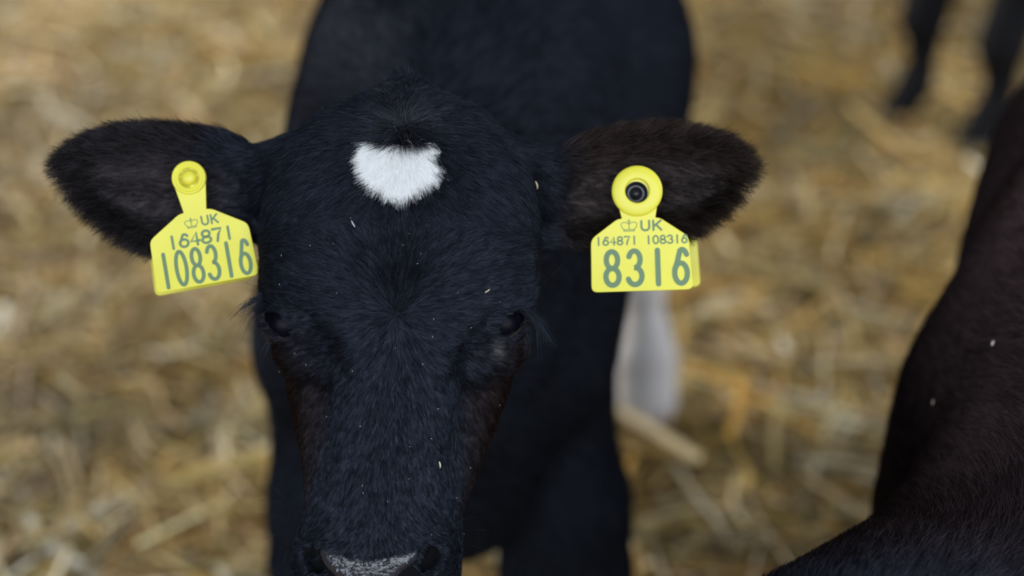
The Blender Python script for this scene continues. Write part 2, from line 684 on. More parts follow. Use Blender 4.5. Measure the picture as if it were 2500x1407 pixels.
# barrel
F.limb([(-0.066, 1.04, 0.545), (-0.062, 1.10, 0.56), (-0.055, 1.18, 0.575), (-0.043, 1.30, 0.585), (-0.022, 1.42, 0.585),
        (-0.004, 1.55, 0.585), (0.012, 1.69, 0.605), (0.022, 1.80, 0.63)],
       (0.085, 0.115, 0.135, 0.160, 0.196, 0.200, 0.160, 0.105),
       (0.12, 0.155, 0.185, 0.200, 0.205, 0.200, 0.175, 0.125), k=0.05, inner=0.05)
F.limb([(-0.045, 1.18, 0.70), (-0.03, 1.40, 0.745), (0.0, 1.65, 0.755), (0.02, 1.80, 0.735)], (0.05, 0.055, 0.055, 0.05), k=0.06)
# brisket
F.limb([(-0.075, 1.06, 0.47), (-0.062, 1.10, 0.375), (-0.060, 1.25, 0.375)], (0.085, 0.090, 0.100), (0.10, 0.105, 0.10), k=0.06)
# shoulders, upper arms and forelegs
FOOT_FORE = {-1: (-0.178, 1.10), 1: (0.053, 1.09)}
for sx in (-1, 1):
    foot = FOOT_FORE[sx]
    cx = -0.050
    ex = -0.072
    F.limb([(cx + sx * 0.070, 1.24, 0.71), (cx + sx * 0.092, 1.17, 0.56), (ex + sx * 0.100, 1.13, 0.47)], (0.045, 0.058, 0.058), (0.06, 0.075, 0.07), k=0.05)
    F.limb([(ex + sx * 0.100, 1.13, 0.49), (ex + sx * 0.106, 1.18, 0.40), (foot[0] - sx * 0.002, foot[1] + 0.02, 0.30), (foot[0], foot[1] + 0.005, 0.235)],
           (0.058, 0.060, 0.058, 0.056), (0.075, 0.068, 0.050, 0.046), k=0.04)
    F.limb([(foot[0], foot[1] + 0.005, 0.27), (foot[0], foot[1], 0.225), (foot[0], foot[1] + 0.012, 0.17), (foot[0], foot[1] + 0.012, 0.115),
            (foot[0], foot[1], 0.085), (foot[0], foot[1] - 0.03, 0.045), (foot[0], foot[1] - 0.035, 0.03)],
           (0.056, 0.056, 0.036, 0.030, 0.036, 0.033, 0.035), (0.046, 0.046, 0.032, 0.030, 0.036, 0.033, 0.036), k=0.02)
FOOT_HIND = {-1: (-0.150, 1.74), 1: (0.190, 1.665)}
for sx in (-1, 1):
    foot = FOOT_HIND[sx]
    cx = 0.015
    fx = foot[0]
    F.limb([(cx + sx * 0.07, 1.76, 0.66), (cx + sx * 0.11, 1.70, 0.53), (cx + sx * 0.125, 1.655, 0.43), (0.35 * (cx + sx * 0.12) + 0.65 * fx, 1.75, 0.335), (fx - sx * 0.012, 1.80, 0.27)],
           (0.07, 0.085, 0.070, 0.045, 0.030), (0.10, 0.12, 0.085, 0.055, 0.042), k=0.05)
    F.limb([(fx - sx * 0.012, 1.80, 0.285), (fx - sx * 0.008, foot[1] + 0.055, 0.20), (fx, foot[1] + 0.03, 0.12), (fx, foot[1] + 0.018, 0.09), (fx, foot[1] - 0.005, 0.05), (fx, foot[1] - 0.012, 0.03)],
           (0.028, 0.024, 0.026, 0.036, 0.034, 0.036), (0.040, 0.030, 0.029, 0.036, 0.034, 0.038), k=0.02)
# tail
F.limb([(0.025, 1.86, 0.73), (0.035, 1.93, 0.66), (0.04, 1.935, 0.45), (0.04, 1.92, 0.33)], (0.022, 0.019, 0.014, 0.028), k=0.02)

cv, cq = F.mesh()
cv = smooth_mesh(cv, cq, 2)
cn, ca = normals_of(cv, cq)
if (cn * (cv - cv.mean(0))).sum() < 0:
    cq = cq[:, ::-1].copy()
    cn, ca = normals_of(cv, cq)

PATCH = [(908, 349), (920, 347), (942, 351), (975, 352), (1010, 352), (1040, 350), (1046, 362), (1032, 374), (1050, 388), (1052, 412), (1040, 432),
         (1012, 450), (992, 464), (974, 474), (955, 462), (930, 446), (908, 428), (896, 405), (892, 380), (904, 364)]


def front_of_face(P, N):
    return (N @ -FW) > -0.1


def coat_colour(P, N):
    """the coat's own colouring: black, a touch of brown on cheeks and ear rims, a white star and a white hind stocking"""
    u, v, d = img(P)
    _, _, W = to_head(P)
    c = np.tile(BLACK, (len(P), 1))
    head = (d < 1.02) & (P[:, 1] < 1.02)
    cheek = head * sstep(-90, -210, W) * sstep(640, 900, v) * sstep(1330, 1200, v)
    c += cheek[:, None] * np.array((0.001, -0.0145, -0.0305))  # brown hair, darkened further to paint in the shade of the cheeks
    er = head * (sstep(1300, 1420, u) + 0.6 * sstep(600, 450, u))
    c += er[:, None] * np.array((0.012, -0.002, -0.018))  # browner ears, painting in the backlight on their rims
    for E in (EAR_L, EAR_R):                       # thin-haired inside of the ears, and dust on the poll
        h_, edge, t, s_ = ear_shape(u, v, E)
        inn = head * sstep(0.72, 0.40, np.abs(t)) * sstep(0.12, 0.28, s_) * sstep(0.92, 0.72, s_) * (N @ -FW > 0.2) * (edge < 0)
        c += inn[:, None] * np.array((0.040, 0.033, 0.035))
    dust = head * np.exp(-(((u - 990) / 55) ** 2 + ((v - 305) / 32) ** 2))
    c += dust[:, None] * np.array((0.016, 0.015, 0.013))
    tear = head * np.exp(-(((u - 1203) / 9) ** 2 + ((v - 852) / 16) ** 2))
    c += tear[:, None] * np.array((0.10, 0.095, 0.09))
    star = head & (d < 0.95) & in_poly(u, v, PATCH) & front_of_face(P, N)
    c[star] = (0.95, 0.92, 0.91)
    sock = (P[:, 0] > 0.09) & (P[:, 1] > 1.5) & (P[:, 2] < 0.235 + 0.02 * np.sin(P[:, 1] * 60))
    c[sock] = (0.86, 0.83, 0.82)
    return c, star, sock, head


ccol, star_v, sock_v, head_v = coat_colour(cv, cn)
dark_v = ~(star_v | sock_v)
ccol[dark_v] *= 0.25
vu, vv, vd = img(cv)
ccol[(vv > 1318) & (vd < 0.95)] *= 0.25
calf = empty('calf', (-0.05, 1.35, 0.0))
tag(calf, 'black calf facing the camera with a white forehead star and yellow tags in both ears', 'calf')
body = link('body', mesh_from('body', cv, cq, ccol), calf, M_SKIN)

bvh_calf = BVHTree.FromPolygons([tuple(x) for x in cv], [tuple(int(i) for i in x) for x in cq])


def on_face(u, v, off=0.0):
    """the first surface of the calf behind image position u, v"""
    d = wpt(u, v, 1.0) - CAM
    d /= np.linalg.norm(d)
    loc, nor, i, dist = bvh_calf.ray_cast(Vector(CAM), Vector(d), 2.5)
    if loc is None: return None, None
    nor = np.array(nor)
    if nor @ d > 0: nor = -nor
    return np.array(loc) + nor * off, nor


# ---- fur of the head
def head_flow(P, N):
    u, v, d = img(P)
    r1 = np.stack([u - 966, v - 768], 1)
    r1 /= np.linalg.norm(r1, axis=1, keepdims=True) + 1e-6
    r2 = np.stack([u - 987, v - 306], 1)
    r2 /= np.linalg.norm(r2, axis=1, keepdims=True) + 1e-6
    m = sstep(455, 600, v)[:, None]
    dd = (1 - m) * r2 + m * r1
    axis = np.interp(v, (200, 770, 1400), (988, 968, 908))
    side = np.clip((u - axis) / 50, -1, 1)
    dd[:, 0] += side * 0.25
    # hair sweeps outward and back down away from the whorl
    up = np.clip((768 - v) / 300, 0, 1) * sstep(20, 260, np.abs(u - 966)) * sstep(430, 560, v)
    dd[:, 1] += 0.75 * up
    # the muzzle: hair sweeps out from the nose
    mz = sstep(1180, 1330, v)
    dd[:, 0] += mz * np.clip((u - 925) / 120, -1, 1) * 1.2
    dd[:, 1] += (1 - mz) * sstep(850, 1000, v) * 0.6
    # ears: root to tip, fanning at the edges
    for E, sg in ((EAR_L, -1), (EAR_R, 1)):
        h, edge, t, s = ear_shape(u, v, E)
        e = (sstep(650, 560, u) if sg < 0 else sstep(1330, 1400, u))[:, None]
        de = np.stack([sg * np.ones_like(u), 0.85 * t * np.abs(t) + 0.15], 1)
        dd = dd * (1 - e) + de * e
    T = dd[:, :1] * EX + -dd[:, 1:2] * EY
    T = T - FW * -0.05
    return T, u, v, d


qc = cv[cq].mean(1)
qn = cn[cq].mean(1)
qcol, qstar, qsock, qhead = coat_colour(qc, qn)
qu, qv, qd = img(qc)
_, _, qW = to_head(qc)
facing = (qn @ -FW)
hd = np.where(qhead & (qc[:, 1] < 0.915), 3.2e6, 0.0)
hd *= np.where(facing > -0.25, 1.0, 0.3)
pad = in_poly(qu, qv, [(782, 1335), (813, 1350), (857, 1366), (910, 1370), (950, 1362), (992, 1352), (1022, 1340), (1022, 1368), (985, 1400), (960, 1440), (950, 1500), (850, 1500), (830, 1430), (790, 1385)])
hd[pad & (facing > 0)] = 0
for sgn in (-1, 1):
    ring = np.array(LIDS[sgn][0] + LIDS[sgn][1][::-1])
    ring = ring[:, :2] + (ring[:, :2].mean(0) - ring[:, :2]) * 0.08
    hd[in_poly(qu, qv, ring) & (qd < 0.96)] = 0

for E in (EAR_L, EAR_R):
    h_, edge, t_, s_ = ear_shape(qu, qv, E)
    inn = (np.abs(t_) < 0.6) & (s_ > 0.15) & (s_ < 0.88) & (facing > 0.2) & (edge < 0) & (qW < -150)
    hd[inn] *= 0.40
for pts in NOSTRILS:
    for a_, b_, c_ in pts[:3]:
        hd[(np.hypot((qu - a_) / 20.0, (qv - b_) / 15.0) < 1) & (facing > -0.3)] = 0
P, N = scatter(cv, cq, cn, ca, np.where(qstar, hd * 1.6, hd))
T, u, v, d = head_flow(P, N)
col, star, sock, hh = coat_colour(P, N)
ear = (u < 625) | (u > 1370)
Lm = np.interp(v, (230, 300, 350, 480, 560, 700, 850, 1000, 1200, 1300, 1350, 1420), (9, 15, 16, 15, 13, 10, 8.5, 7, 5.5, 4.2, 3, 2.6)) * 1e-3
hE = np.minimum(np.abs(ear_shape(u, v, EAR_L)[1]), np.abs(ear_shape(u, v, EAR_R)[1]))
Lm = np.where(ear, np.where(hE < 30, 0.0165, 0.0105), Lm)
Lm *= 0.75 + 0.5 * RNG.random(len(P))
for sgn in (-1, 1):                                # short hair round the eyes
    e2 = ((u - EYES[sgn][0] - sgn * 8) / 85) ** 2 + ((v - EYES[sgn][1]) / 75) ** 2
    Lm *= 1 - 0.38 * np.exp(-e2)
lift = np.interp(v, (230, 330, 420, 560, 800, 1300), (0.6, 0.5, 0.42, 0.36, 0.26, 0.3)) + np.where(ear, 0.2, 0.0)
lift = lift * (0.6 + 0.8 * RNG.random(len(P)))
# locks: neighbours lean the same way
nz = vnoise(P, 420.0, 11) * 0.10 + vnoise(P, 1100.0, 12) * 0.10 + RNG.normal(size=P.shape) * 0.13
amp = np.interp(v, (230, 340, 500, 700, 1400), (3.4, 2.2, 1.5, 0.9, 0.9))
amp = np.where(ear, 1.6, amp)
T = T + nz * amp[:, None]
curl = 0.12
b = ~star
var = (0.35 + 1.3 * RNG.random(b.sum()) ** 1.5)[:, None]
strands('fur', P[b], N[b], T[b], Lm[b], lift[b], M_FUR, calf, np.clip(col[b] * var, 0.002, 1), rad=0.000105, curl=curl, lock=0.6, cell=0.0024)
k = star.sum()
wc = np.array((0.985, 0.98, 0.975)) * (0.96 + 0.04 * RNG.random(k))[:, None]
tag(strands('forehead_star', P[star], N[star], T[star], Lm[star] * 0.85, lift[star] * 0.9, M_WHITE, calf, wc, rad=0.00010, curl=0.18, lock=0.7, cell=0.0034), 'white star of longer hair on the forehead')

# ---- coat of the neck, trunk and legs
bd = np.where(qhead & (qc[:, 1] < 0.915), 0.0, 1.4e5)
P, N = scatter(cv, cq, cn, ca, np.where(qsock, 5e5, bd))
col, star, sock, hh = coat_colour(P, N)
T = np.tile(np.array((0.0, 0.75, -0.45)), (len(P), 1)) + vnoise(P, 25.0, 21) * 0.22 + RNG.normal(size=P.shape) * 0.10
leg = sstep(0.40, 0.28, P[:, 2])[:, None]
T = T * (1 - leg) + np.array((0, 0.1, -1.0)) * leg
Lb = (0.014 + 0.008 * RNG.random(len(P)))
b = ~sock
var = (0.35 + 1.3 * RNG.random(b.sum()) ** 1.5)[:, None]
strands('body_coat', P[b], N[b], T[b], Lb[b], 0.22, M_COAT, calf, np.clip(col[b] * var, 0.002, 1), rad=0.0003, npt=4, curl=0.1)
tag(strands('hind_stocking', P[sock], N[sock], T[sock], 0.012, 0.25, M_WHITE, calf, np.array((0.96, 0.95, 0.95)) * np.ones((sock.sum(), 1)), rad=0.0003, npt=4, curl=0.1), 'white stocking on the hind leg')


# ---- eyes, lids, lashes
def uv_ball(name, c, r, mat, parent, seg=48, rings=32, axis=None, flat=1.0):
    bm = bmesh.new()
    bmesh.ops.create_uvsphere(bm, u_segments=seg, v_segments=rings, radius=1.0)
    for x in bm.verts:
        x.co = Vector((x.co.x * r, x.co.y * r, x.co.z * r * flat))
    if axis is not None:
        bmesh.ops.rotate(bm, verts=bm.verts, matrix=Vector((0, 0, 1)).rotation_difference(Vector(axis)).to_matrix())
    bmesh.ops.translate(bm, verts=bm.verts, vec=Vector(c))
    me = bpy.data.meshes.new(name)
    bm.to_mesh(me)
    bm.free()
    for p in me.polygons: p.use_smooth = True
    return link(name, me, parent, mat)


def tube_mesh(pts, rad, seg=10):
    """tube through points with a radius each"""
    pts = np.array(pts, float)
    rad = np.broadcast_to(rad, (len(pts),))
    tg = np.gradient(pts, axis=0)
    tg /= np.linalg.norm(tg, axis=1, keepdims=True)
    ref = np.array((0.3, 0.5, 0.8))
    A = np.cross(tg, ref)
    A /= np.linalg.norm(A, axis=1, keepdims=True)
    B = np.cross(tg, A)
    th = np.linspace(0, 2 * math.pi, seg, endpoint=False)
    V = pts[:, None] + rad[:, None, None] * (np.cos(th)[None, :, None] * A[:, None] + np.sin(th)[None, :, None] * B[:, None])
    n = len(pts)
    i = np.arange(n - 1)[:, None] * seg
    j = np.arange(seg)[None]
    j2 = (np.arange(seg) + 1)[None] % seg
    Fq = np.stack([i + j, i + j2, i + seg + j2, i + seg + j], -1).reshape(-1, 4)
    return V.reshape(-1, 3), Fq


for sgn in (-1, 1):
    eu, ev, ew = EYES[sgn]
    uv_ball('eye', hp(eu, ev, ew), EYE_R * SH, M_EYE, calf)
    # lower lid rim
    pts = [hp(a_, b_, c_ + 3) for a_, b_, c_ in LIDS[sgn][1]]
    tv, tf = tube_mesh(pts, 0.0009)
    link('eyelid', mesh_from('eyelid', tv, tf), calf, M_LID)
    # lashes: a long combed lock from the upper lid
    n = 105
    t = RNG.random(n)
    if sgn > 0:
        a0, a1 = np.array((1256, 742, -128)), np.array((1300, 744, -165))
        tip0, tip1 = np.array((1352, 838, -95)), np.array((1306, 856, -120))
    else:
        a0, a1 = np.array((662, 704, -135)), np.array((650, 742, -165))
        tip0, tip1 = np.array((560, 778, -95)), np.array((622, 822, -120))
    roots = a0 + (a1 - a0) * t[:, None] + RNG.normal(size=(n, 3)) * 3
    stray = RNG.random(n)[:, None] ** 3
    tips = tip0 + (tip1 - tip0) * (t ** 3)[:, None] * 1.0 + RNG.normal(size=(n, 3)) * np.array((12, 16, 8)) * (0.25 + stray)
    s = np.linspace(0, 1, 7)
    PT = np.zeros((n, 7, 3))
    ln = 0.45 + 0.6 * RNG.random(n)
    for i in range(n):
        e_ = roots[i] + (tips[i] - roots[i]) * ln[i]
        mid = 0.5 * (roots[i] + e_) + np.array((sgn * 10, -14, 10)) * ln[i]
        for j, x in enumerate(s):
            PT[i, j] = hp(*((1 - x) ** 2 * roots[i] + 2 * x * (1 - x) * mid + x * x * e_))
    # lower lashes
    m = 28
    PL = np.zeros((m, 7, 3))
    for i in range(m):
        t_ = RNG.random()
        if sgn > 0:
            r0 = np.array((1284, 775, -190)) + t_ * np.array((-18, 70, -6)) + RNG.normal(size=3) * 3
            e_ = r0 + np.array((10, 48, -6)) * (0.6 + 0.8 * RNG.random()) + RNG.normal(size=3) * 4
        else:
            r0 = np.array((662, 772, -200)) + t_ * np.array((8, 60, -10)) + RNG.normal(size=3) * 3
            e_ = r0 + np.array((-26, 42, 0)) * (0.5 + 0.8 * RNG.random()) + RNG.normal(size=3) * 4
        mid = 0.5 * (r0 + e_) + np.array((sgn * 7, -5, 4))
        for j, x in enumerate(s):
            PL[i, j] = hp(*((1 - x) ** 2 * r0 + 2 * x * (1 - x) * mid + x * x * e_))
    A = np.concatenate([PT, PL])
    h = bpy.data.hair_curves.new('eyelashes')
    h.add_curves([7] * len(A))
    h.attributes['position'].data.foreach_set('vector', A.astype(np.float32).ravel())
    ra = h.attributes.new('radius', 'FLOAT', 'POINT')
    ra.data.foreach_set('value', np.tile((0.00015 * (1 - 0.75 * s)).astype(np.float32), len(A)))
    c_ = h.attributes.new('coat', 'FLOAT_COLOR', 'CURVE')
    cc = np.ones((len(A), 4), np.float32)
    cc[:, :3] = (0.028, 0.033, 0.044)
    c_.data.foreach_set('color', cc.ravel())
    link('eyelashes', h, calf, M_LASH)

# ---- whiskers
wh = []
for (r0, e0, bow) in [((735, 1295), (618, 1258), -14), ((745, 1245), (655, 1178), 8), ((740, 1262), (630, 1222), -12), ((722, 1330), (690, 1380), -16),
                      ((715, 1365), (668, 1405), 8), ((712, 1380), (660, 1400), -6), ((716, 1345), (672, 1352), -10), ((712, 1395), (662, 1440), 4),
                      ((1112, 1305), (1186, 1296), -6), ((1120, 1335), (1200, 1352), -8), ((1128, 1370), (1172, 1400), 6), ((1105, 1290), (1160, 1262), -6),
                      ((735, 1312), (640, 1318), -10), ((1308, 700), (1380, 640), 6), ((645, 650), (612, 618), 2), ((655, 700), (600, 690), 5)]:
    p0, _ = on_face(*r0)
    if p0 is None: continue
    dep = (p0 - CAM) @ FW
    if dep > 1.0: dep = 0.92
    w0 = (DH - dep) / SH
    pts = []
    for x in np.linspace(0, 1, 8):
        uu = r0[0] + (e0[0] - r0[0]) * x
        vv = r0[1] + (e0[1] - r0[1]) * x + bow * 4 * x * (1 - x)
        pts.append(hp(uu, vv, w0 + 70 * x * (1 - 0.5 * x)))
    wh.append(pts)
A = np.array(wh)
h = bpy.data.hair_curves.new('whiskers')
h.add_curves([8] * len(A))
h.attributes['position'].data.foreach_set('vector', A.astype(np.float32).ravel())
ra = h.attributes.new('radius', 'FLOAT', 'POINT')
ra.data.foreach_set('value', np.tile((0.00017 * (1 - 0.7 * np.linspace(0, 1, 8))).astype(np.float32), len(A)))
c_ = h.attributes.new('coat', 'FLOAT_COLOR', 'CURVE')
cc = np.ones((len(A), 4), np.float32)
cc[:, :3] = (0.02, 0.02, 0.024)
c_.data.foreach_set('color', cc.ravel())
link('whiskers', h, calf, M_LASH)


# ---- wet nose pad with beads of moisture
def nose_pad():
    poly = [(780, 1338), (792, 1338), (813, 1347), (857, 1362), (910, 1366), (950, 1359), (992, 1349), (1018, 1341), (1022, 1352), (1018, 1368), (1000, 1384), (984, 1394),
            (962, 1420), (948, 1470), (905, 1490), (862, 1470), (845, 1425), (815, 1404), (792, 1380), (782, 1356)]
    us = np.arange(770, 1032, 2.0)
    vs = np.arange(1328, 1490, 2.0)
    U, V = np.meshgrid(us, vs, indexing='ij')
    ok = in_poly(U.ravel(), V.ravel(), poly).reshape(U.shape)
    pc = np.array(poly, float)
    r = np.random.default_rng(5)
    cells = np.stack([r.uniform(770, 1032, 1500), r.uniform(1328, 1490, 1500)], 1)
    drops = [(r.uniform(800, 1000), r.uniform(1352, 1440), r.uniform(2.2, 4.4)) for i in range(95)]
    pts, idx = [], -np.ones(U.shape, int)
    for i in range(len(us)):
        for j in range(len(vs)):
            if not ok[i, j]: continue
            p, n = on_face(us[i], vs[j])
            if p is None: continue
            a, b_ = pc, np.roll(pc, -1, 0)
            ab = b_ - a
            q = np.array((us[i], vs[j]))
            t = np.clip(((q - a) * ab).sum(1) / (ab * ab).sum(1), 0, 1)
            ed = np.sqrt((((a + t[:, None] * ab) - q) ** 2).sum(1).min())
            dist = np.sqrt(((cells - q) ** 2).sum(1))
            o2 = np.partition(dist, 1)[:2]
            peb = min(1.0, (o2[1] - o2[0]) / 3.0) * 0.00022
            hgt = 0.0016 * min(1.0, ed / 14.0) ** 0.6 - 0.0004 + peb
            for (du, dv, dr) in drops:
                e2 = (q[0] - du) ** 2 + (q[1] - dv) ** 2
                if e2 < dr * dr:
                    hgt += math.sqrt(dr * dr - e2) * SH * 0.7
            idx[i, j] = len(pts)
            pts.append(p + n * hgt)
    fs = []
    for i in range(len(us) - 1):
        for j in range(len(vs) - 1):
            q = (idx[i, j], idx[i, j + 1], idx[i + 1, j + 1], idx[i + 1, j])
            if min(q) >= 0: fs.append(q)
    m = plain('wet_grey_nose_leather', (0.016, 0.015, 0.021), 0.34, 0.5, noise=0.3, scale=300, coat=0.15)
    tag(link('nose_pad', mesh_from('nose_pad', pts, fs), calf, m), 'wet slate grey nose pad beaded with moisture')


nose_pad()

# ---- chaff caught in the coat
def chaff(n):
    V, Fq = [], []
    for i in range(n):
        u, v = RNG.uniform(690, 1280), RNG.uniform(330, 1330)
        p, nn = on_face(u, v, 0.004 if v < 1000 else 0.0025)
        if p is None or ((p - CAM) @ FW) > 0.95: continue
        a = RNG.normal(size=3)
        a -= nn * (a @ nn)
        a /= np.linalg.norm(a)
        b_ = np.cross(nn, a)
        l, w_ = RNG.uniform(0.0003, 0.0008), RNG.uniform(0.00015, 0.0003)
        k = len(V)
        for h_ in (0, 0.0003):
            V += [p + a * l + nn * h_, p + b_ * w_ + nn * h_, p - a * l + nn * h_, p - b_ * w_ + nn * h_]
        Fq += [(k, k + 1, k + 2, k + 3), (k + 7, k + 6, k + 5, k + 4)] + [(k + j, k + 4 + j, k + 4 + (j + 1) % 4, k + (j + 1) % 4) for j in range(4)]
    m = plain('pale_chaff', (0.42, 0.36, 0.27), 0.8)
    tag(link('chaff', mesh_from('chaff', V, Fq, smooth=False), calf, m), 'pale chaff specks caught in the fur', kind='stuff')


chaff(48)


# ---- hooves
def hoof(parent, x, y, ang, mat, s=1.0):
    """cloven hoof: two claws on the ground, toes towards ang"""
    V, Fq = [], []
    for sd in (-1, 1):
        prof = [(0.0, 1.0), (0.012, 0.98), (0.03, 0.90), (0.048, 0.80)]
        base = len(V)
        seg = 18
        for (z, r) in prof:
            for j in range(seg):
                t = 2 * math.pi * j / seg
                lx = 0.0185 * math.cos(t) * r
                ly = 0.040 * math.sin(t) * r
                if ly > 0: lx *= 1 - 0.45 * (ly / 0.04)
                ly -= 0.008 * z / 0.048
                lx += sd * 0.0195
                V.append((lx * s, ly * s, z * s))
        for i in range(len(prof) - 1):
            for j in range(seg):
                Fq.append((base + i * seg + j, base + i * seg + (j + 1) % seg, base + (i + 1) * seg + (j + 1) % seg, base + (i + 1) * seg + j))
        for i in (0, len(prof) - 1):                 # caps
            ctr = len(V)
            V.append((sd * 0.0195 * s, 0, prof[i][0] * s))
            for j in range(0, seg, 2):
                q = (ctr, base + i * seg + j, base + i * seg + (j + 1) % seg, base + i * seg + (j + 2) % seg)
                Fq.append(q if i else q[::-1])
    V = np.array(V)
    c, s_ = math.cos(ang), math.sin(ang)
    W = np.stack([x + V[:, 0] * c - V[:, 1] * s_, y + V[:, 0] * s_ + V[:, 1] * c, V[:, 2] + 0.001], 1)
    return link('hoof', mesh_from('hoof', W, Fq), parent, mat)


for sx in (-1, 1):
    hoof(calf, FOOT_FORE[sx][0], FOOT_FORE[sx][1] - 0.04, math.pi, M_HOOF_D)
hoof(calf, FOOT_HIND[-1][0], FOOT_HIND[-1][1] - 0.02, math.pi, M_HOOF_D)
tag(hoof(calf, FOOT_HIND[1][0], FOOT_HIND[1][1] - 0.02, math.pi, M_HOOF_P), 'pale pink hoof below the white stocking')


# ------------------------------------------------------------------ ear tags
def arc(cx, cy, rx, ry, a0, a1, n=14):
    t = np.radians(np.linspace(a0, a1, n))
    return [(cx + rx * math.cos(x), cy + ry * math.sin(x)) for x in t]


# stroke lettering, box 0..1 wide, 0..1 high, y down, angles clockwise from +x
GLYPH = {
    '0': [arc(.5, .5, .5, .5, 0, 360, 40)],
    '1': [[(.5, 0), (.5, 1)]],
    '3': [arc(.47, .25, .43, .25, 200, 450, 26) + arc(.47, .745, .53, .255, 270, 520, 30)],
    '4': [[(1, .68), (0, .68), (.72, 0), (.72, 1)]],
    '6': [arc(.62, .30, .40, .30, 330, 250, 8) + [(.22, .40), (.04, .58)] + arc(.5, .70, .48, .30, 180, -180, 40)],
    '7': [[(0, 0), (1, 0), (.62, .45), (.42, 1)]],
    '8': [arc(.5, .25, .43, .25, 90, 450, 36), arc(.5, .75, .5, .25, -90, 270, 36)],
    'U': [[(0, 0), (0, .62)] + arc(.5, .62, .5, .38, 180, 0, 16) + [(1, 0)]],
    'K': [[(0, 0), (0, 1)], [(.95, 0), (.02, .62)], [(.34, .42), (1, 1)]],
}


def stroke(V, Fq, pts, wd, closed=False):
    """flat ribbon with round ends along a polyline, in tag units"""
    pts = np.array(pts, float)
    keep = np.r_[True, np.linalg.norm(np.diff(pts, axis=0), axis=1) > 1e-4]
    pts = pts[keep]
    tg = np.gradient(pts, axis=0)
    tg /= np.linalg.norm(tg, axis=1, keepdims=True) + 1e-9
    nr = np.stack([-tg[:, 1], tg[:, 0]], 1)
    b_ = len(V)
    for p, n in zip(pts, nr):
        V.append(p + n * wd / 2)
        V.append(p - n * wd / 2)
    for i in range(len(pts) - 1):
        Fq.append((b_ + 2 * i, b_ + 2 * i + 1, b_ + 2 * i + 3, b_ + 2 * i + 2))
    for p, t in ((pts[0], -tg[0]), (pts[-1], tg[-1])):
        a0 = math.atan2(t[1], t[0])
        c0 = len(V)
        V.append(p)
        for j in range(9):
            a = a0 - math.pi / 2 + math.pi * j / 8
            V.append(p + 0.5 * wd * np.array((math.cos(a), math.sin(a))))
        for j in range(0, 8, 2):
            Fq.append((c0, c0 + 1 + j, c0 + 2 + j, c0 + 3 + j))


